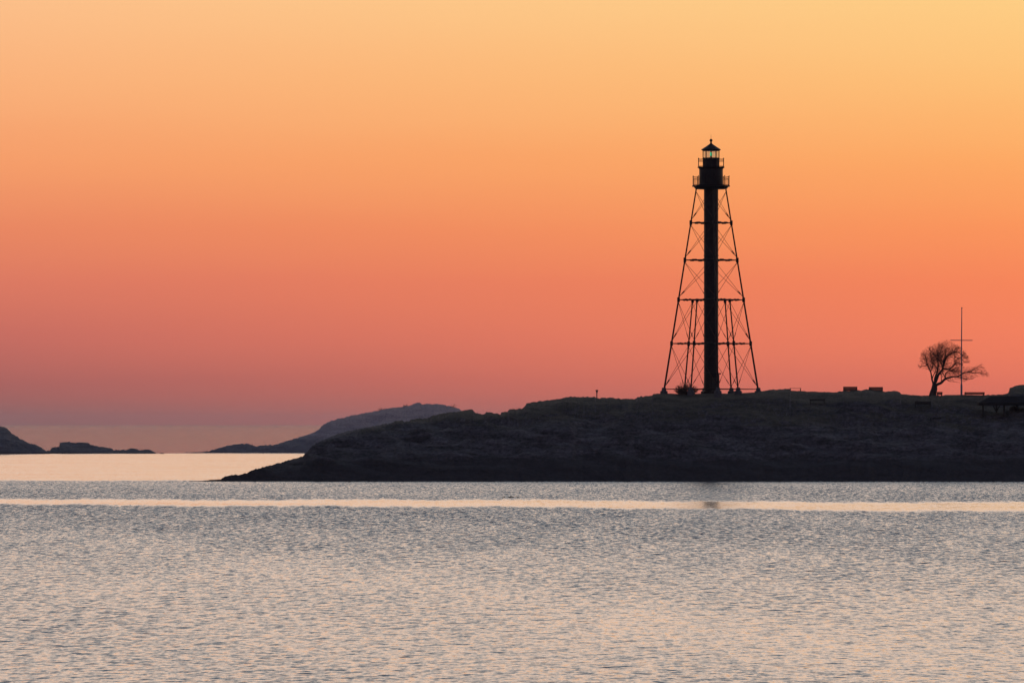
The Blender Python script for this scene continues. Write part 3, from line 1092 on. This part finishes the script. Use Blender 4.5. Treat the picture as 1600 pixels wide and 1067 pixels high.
# ------------------------------------------------------------------ picnic shelter at the right edge
g_ = on_ground(1562, 652)
sh = thing('picnic_shelter', g_, 'open picnic shelter with dark roof and posts cut by the right edge', 'shelter')
SYy = g_.y
e0 = at(1529, 633.2, SYy - .6)
e1 = at(1663, 633.2, SYy - .6)
rt = at(1548, 618.8, SYy + 0.8)
rt2 = at(1640, 618.8, SYy + 0.8)
dpt = 2.8
m = MB()
zb0, zb1 = e0.z, e0.z + .32
ya, yb = SYy - .6, SYy - .6 + dpt
m.v = [(e0.x, ya, zb0), (e1.x, ya, zb0), (e1.x, yb, zb0), (e0.x, yb, zb0),
       (e0.x, ya, zb1), (e1.x, ya, zb1), (e1.x, yb, zb1), (e0.x, yb, zb1),
       (rt.x, rt.y, rt.z), (rt2.x, rt2.y, rt2.z)]
m.f = [(3, 2, 1, 0), (0, 1, 5, 4), (1, 2, 6, 5), (2, 3, 7, 6), (3, 0, 4, 7), (4, 5, 9, 8), (5, 6, 9), (6, 7, 8, 9), (7, 4, 8)]
m.build('roof', ROOFM, sh)
for px, foot, dy, br in ((1536, 653, .1, 0), (1569, 657, .1, 0), (1603, 656, .1, 0), (1637, 655, .1, 0), (1557, 650, 1.9, 1), (1589, 649, 1.9, 0), (1622, 648, 1.9, 0)):
    b_ = at(px, foot, SYy + dy)
    zz = head_z(px, SYy + dy)
    m = MB()
    m.box((b_.x, b_.y, (zb0 + zz - .3) / 2), (0.19, 0.19, zb0 - zz + .3))
    if br:
        for s_ in (-1, 1):
            m.tube([Vector((b_.x, b_.y, zb0 - .75)), Vector((b_.x + s_ * .42, b_.y, zb0 - .02))], .06, 5)
    m.build('post', WOOD, sh)

# ------------------------------------------------------------------ small post on the crest
py_ = ridge_Y(932.6)
b_ = at(932.6, 620.6, py_)
o = thing('marker_post', b_, 'short post with a flared cup top, alone on the bare crest', 'post')
m = MB()
m.tube([b_ - Vector((0, 0, .3)), b_ + Vector((0, 0, .62))], 0.065, 8)
m.build('shaft', WOOD, o)
m = MB()
m.lathe(tuple(b_), [(0.07, .5), (0.10, .66), (0.17, .85), (0.17, .93), (0.13, .93), (0.10, .82)], 12)
m.build('cup_head', CONC, o)


# ------------------------------------------------------------------ shrubs and grass tufts
def tuft(name, base, w, h, n, label, cat, r=0.012, group=None, matl=DRY, lev=2):
    o = thing(name, base, label, cat, group)
    m = MB()
    for k_ in range(n):
        a = random.uniform(-1, 1)
        b2 = random.uniform(-.7, .7)
        p0 = base + Vector((a * w * .28, b2 * w * .3, -.15))
        d = Vector((a * 0.9 * w / h + random.gauss(0, .25), b2 * .8, 1.0)).normalized()
        L = h * random.uniform(.55, 1.05) * (1 - .3 * abs(a))
        pts = [p0]
        for i in range(4):
            d = (d + Vector((random.gauss(0, .13), random.gauss(0, .13), 0))).normalized()
            pts.append(pts[-1] + d * (L + .15) / 4)
        m.tube(pts, [r, r * .85, r * .7, r * .5, r * .3], 3)
        if lev > 1:
            for j in range(3):
                i = random.randint(2, 4)
                d2 = (d + Vector((random.gauss(0, .6), random.gauss(0, .6), random.gauss(0, .3)))).normalized()
                m.tube([pts[i - 1], pts[i - 1] + d2 * L * .18, pts[i - 1] + d2 * L * .33 + Vector((0, 0, .02))], [r * .6, r * .5, r * .3], 3)
    m.build('stems', matl, o)
    return o


YL = ridge_Y(1072) - 0.6
tuft('bush', at(1072, 616, YL), 2.2, 1.65, 260, 'scrubby leafless bush at the left foot of the lighthouse', 'bush', 0.021)
YL = ridge_Y(807)
tuft('grass_tuft', at(808, 639.4, YL), 1.6, .5, 45, 'thin dry grass tuft on the rocky skyline left of the post', 'grass', 0.008, None, DRY, 1)


def isl_ground(px):
    Yv = YbR + depR(px)
    return Vector(((px - PX0) / F * Yv, Yv, zr_(px, Yv - .01)))


tuft('shrub', isl_ground(597), 2.6, .7, 30, 'low scrub on the long left slope of the hazy island', 'shrub', 0.02)
tuft('shrub', isl_ground(634), 1.1, .7, 18, 'small shrub on the hazy island just left of its hump', 'shrub', 0.025)
tuft('shrub', isl_ground(708), 1.0, 1.1, 9, 'upright shrub at the right end of the hazy island', 'shrub', 0.03)


# ------------------------------------------------------------------ birds on the water, mooring buoy
def duck(px, row, L, label, rz):
    Yv = HC * F / (row - HORIZ)
    c = Vector(((px - PX0) / F * Yv, Yv, 0))
    m = MB()
    ca, sa = math.cos(rz), math.sin(rz)
    ring = [(-.5, .05, .10), (-.42, .10, .09), (-.25, .17, .07), (0, .20, .06), (.22, .17, .06), (.36, .10, .08), (.42, .04, .1)]
    path = [c + Vector((a * L * ca, a * L * sa, z * L * 1.2)) for a, r, z in ring]
    m.tube(path, [r * L for a, r, z in ring], 8)
    hd = [(.28, .09, .14), (.33, .075, .26), (.36, .085, .34), (.40, .085, .38), (.47, .05, .37), (.58, .02, .35)]
    m.tube([c + Vector((a * L * ca, a * L * sa, z * L * 1.2)) for a, r, z in hd], [r * L for a, r, z in hd], 7)
    tag(m.build('duck', FEATH, None, True), label, 'bird', 'dark birds floating on the ruffled water')


duck(787, 777.6, .30, 'dark floating bird leftmost of the small row before the headland', 0.3)
duck(796, 777.4, .34, 'dark floating bird close beside its neighbour, second from left in the row', 0.0)
duck(800.6, 777.2, .34, 'dark floating bird third from left, touching its neighbour', 2.9)
duck(809.4, 777.5, .28, 'dark floating bird rightmost of the small row before the headland', 3.4)

Yv = HC * F / (772.6 - HORIZ)
c = Vector(((-0.6 - PX0) / F * Yv, Yv, 0))
b = thing('mooring_buoy', c, 'dark mooring buoy at the very left edge of the water', 'buoy')
m = MB()
m.lathe((c.x, c.y, -.12), [(.05, 0), (.11, .06), (.13, .14), (.12, .22), (.07, .28), (.03, .3)], 12)
m.build('float', BUOYM, b, True)

# ------------------------------------------------------------------ sea haze
m = MB()
m.box((0, (SY - 1600) / 2 + 0.0, 24.0), (2 * SX + 400, SY + 2000, 50.0))
HZ = bpy.data.materials.new('haze')
HZ.use_nodes = True
t = HZ.node_tree
t.nodes.remove(t.nodes['Principled BSDF'])
v = nd(t, 'ShaderNodeVolumePrincipled')
v.inputs['Color'].default_value = (0.92, 0.90, 0.95, 1)
v.inputs['Density'].default_value = 2.2e-5
v.inputs['Anisotropy'].default_value = 0.2
t.links.new(v.outputs[0], t.nodes['Material Output'].inputs['Volume'])
ho = m.build('haze', HZ)
tag(ho, 'thin sea haze softening the far islands and the horizon', 'haze', None, 'stuff')
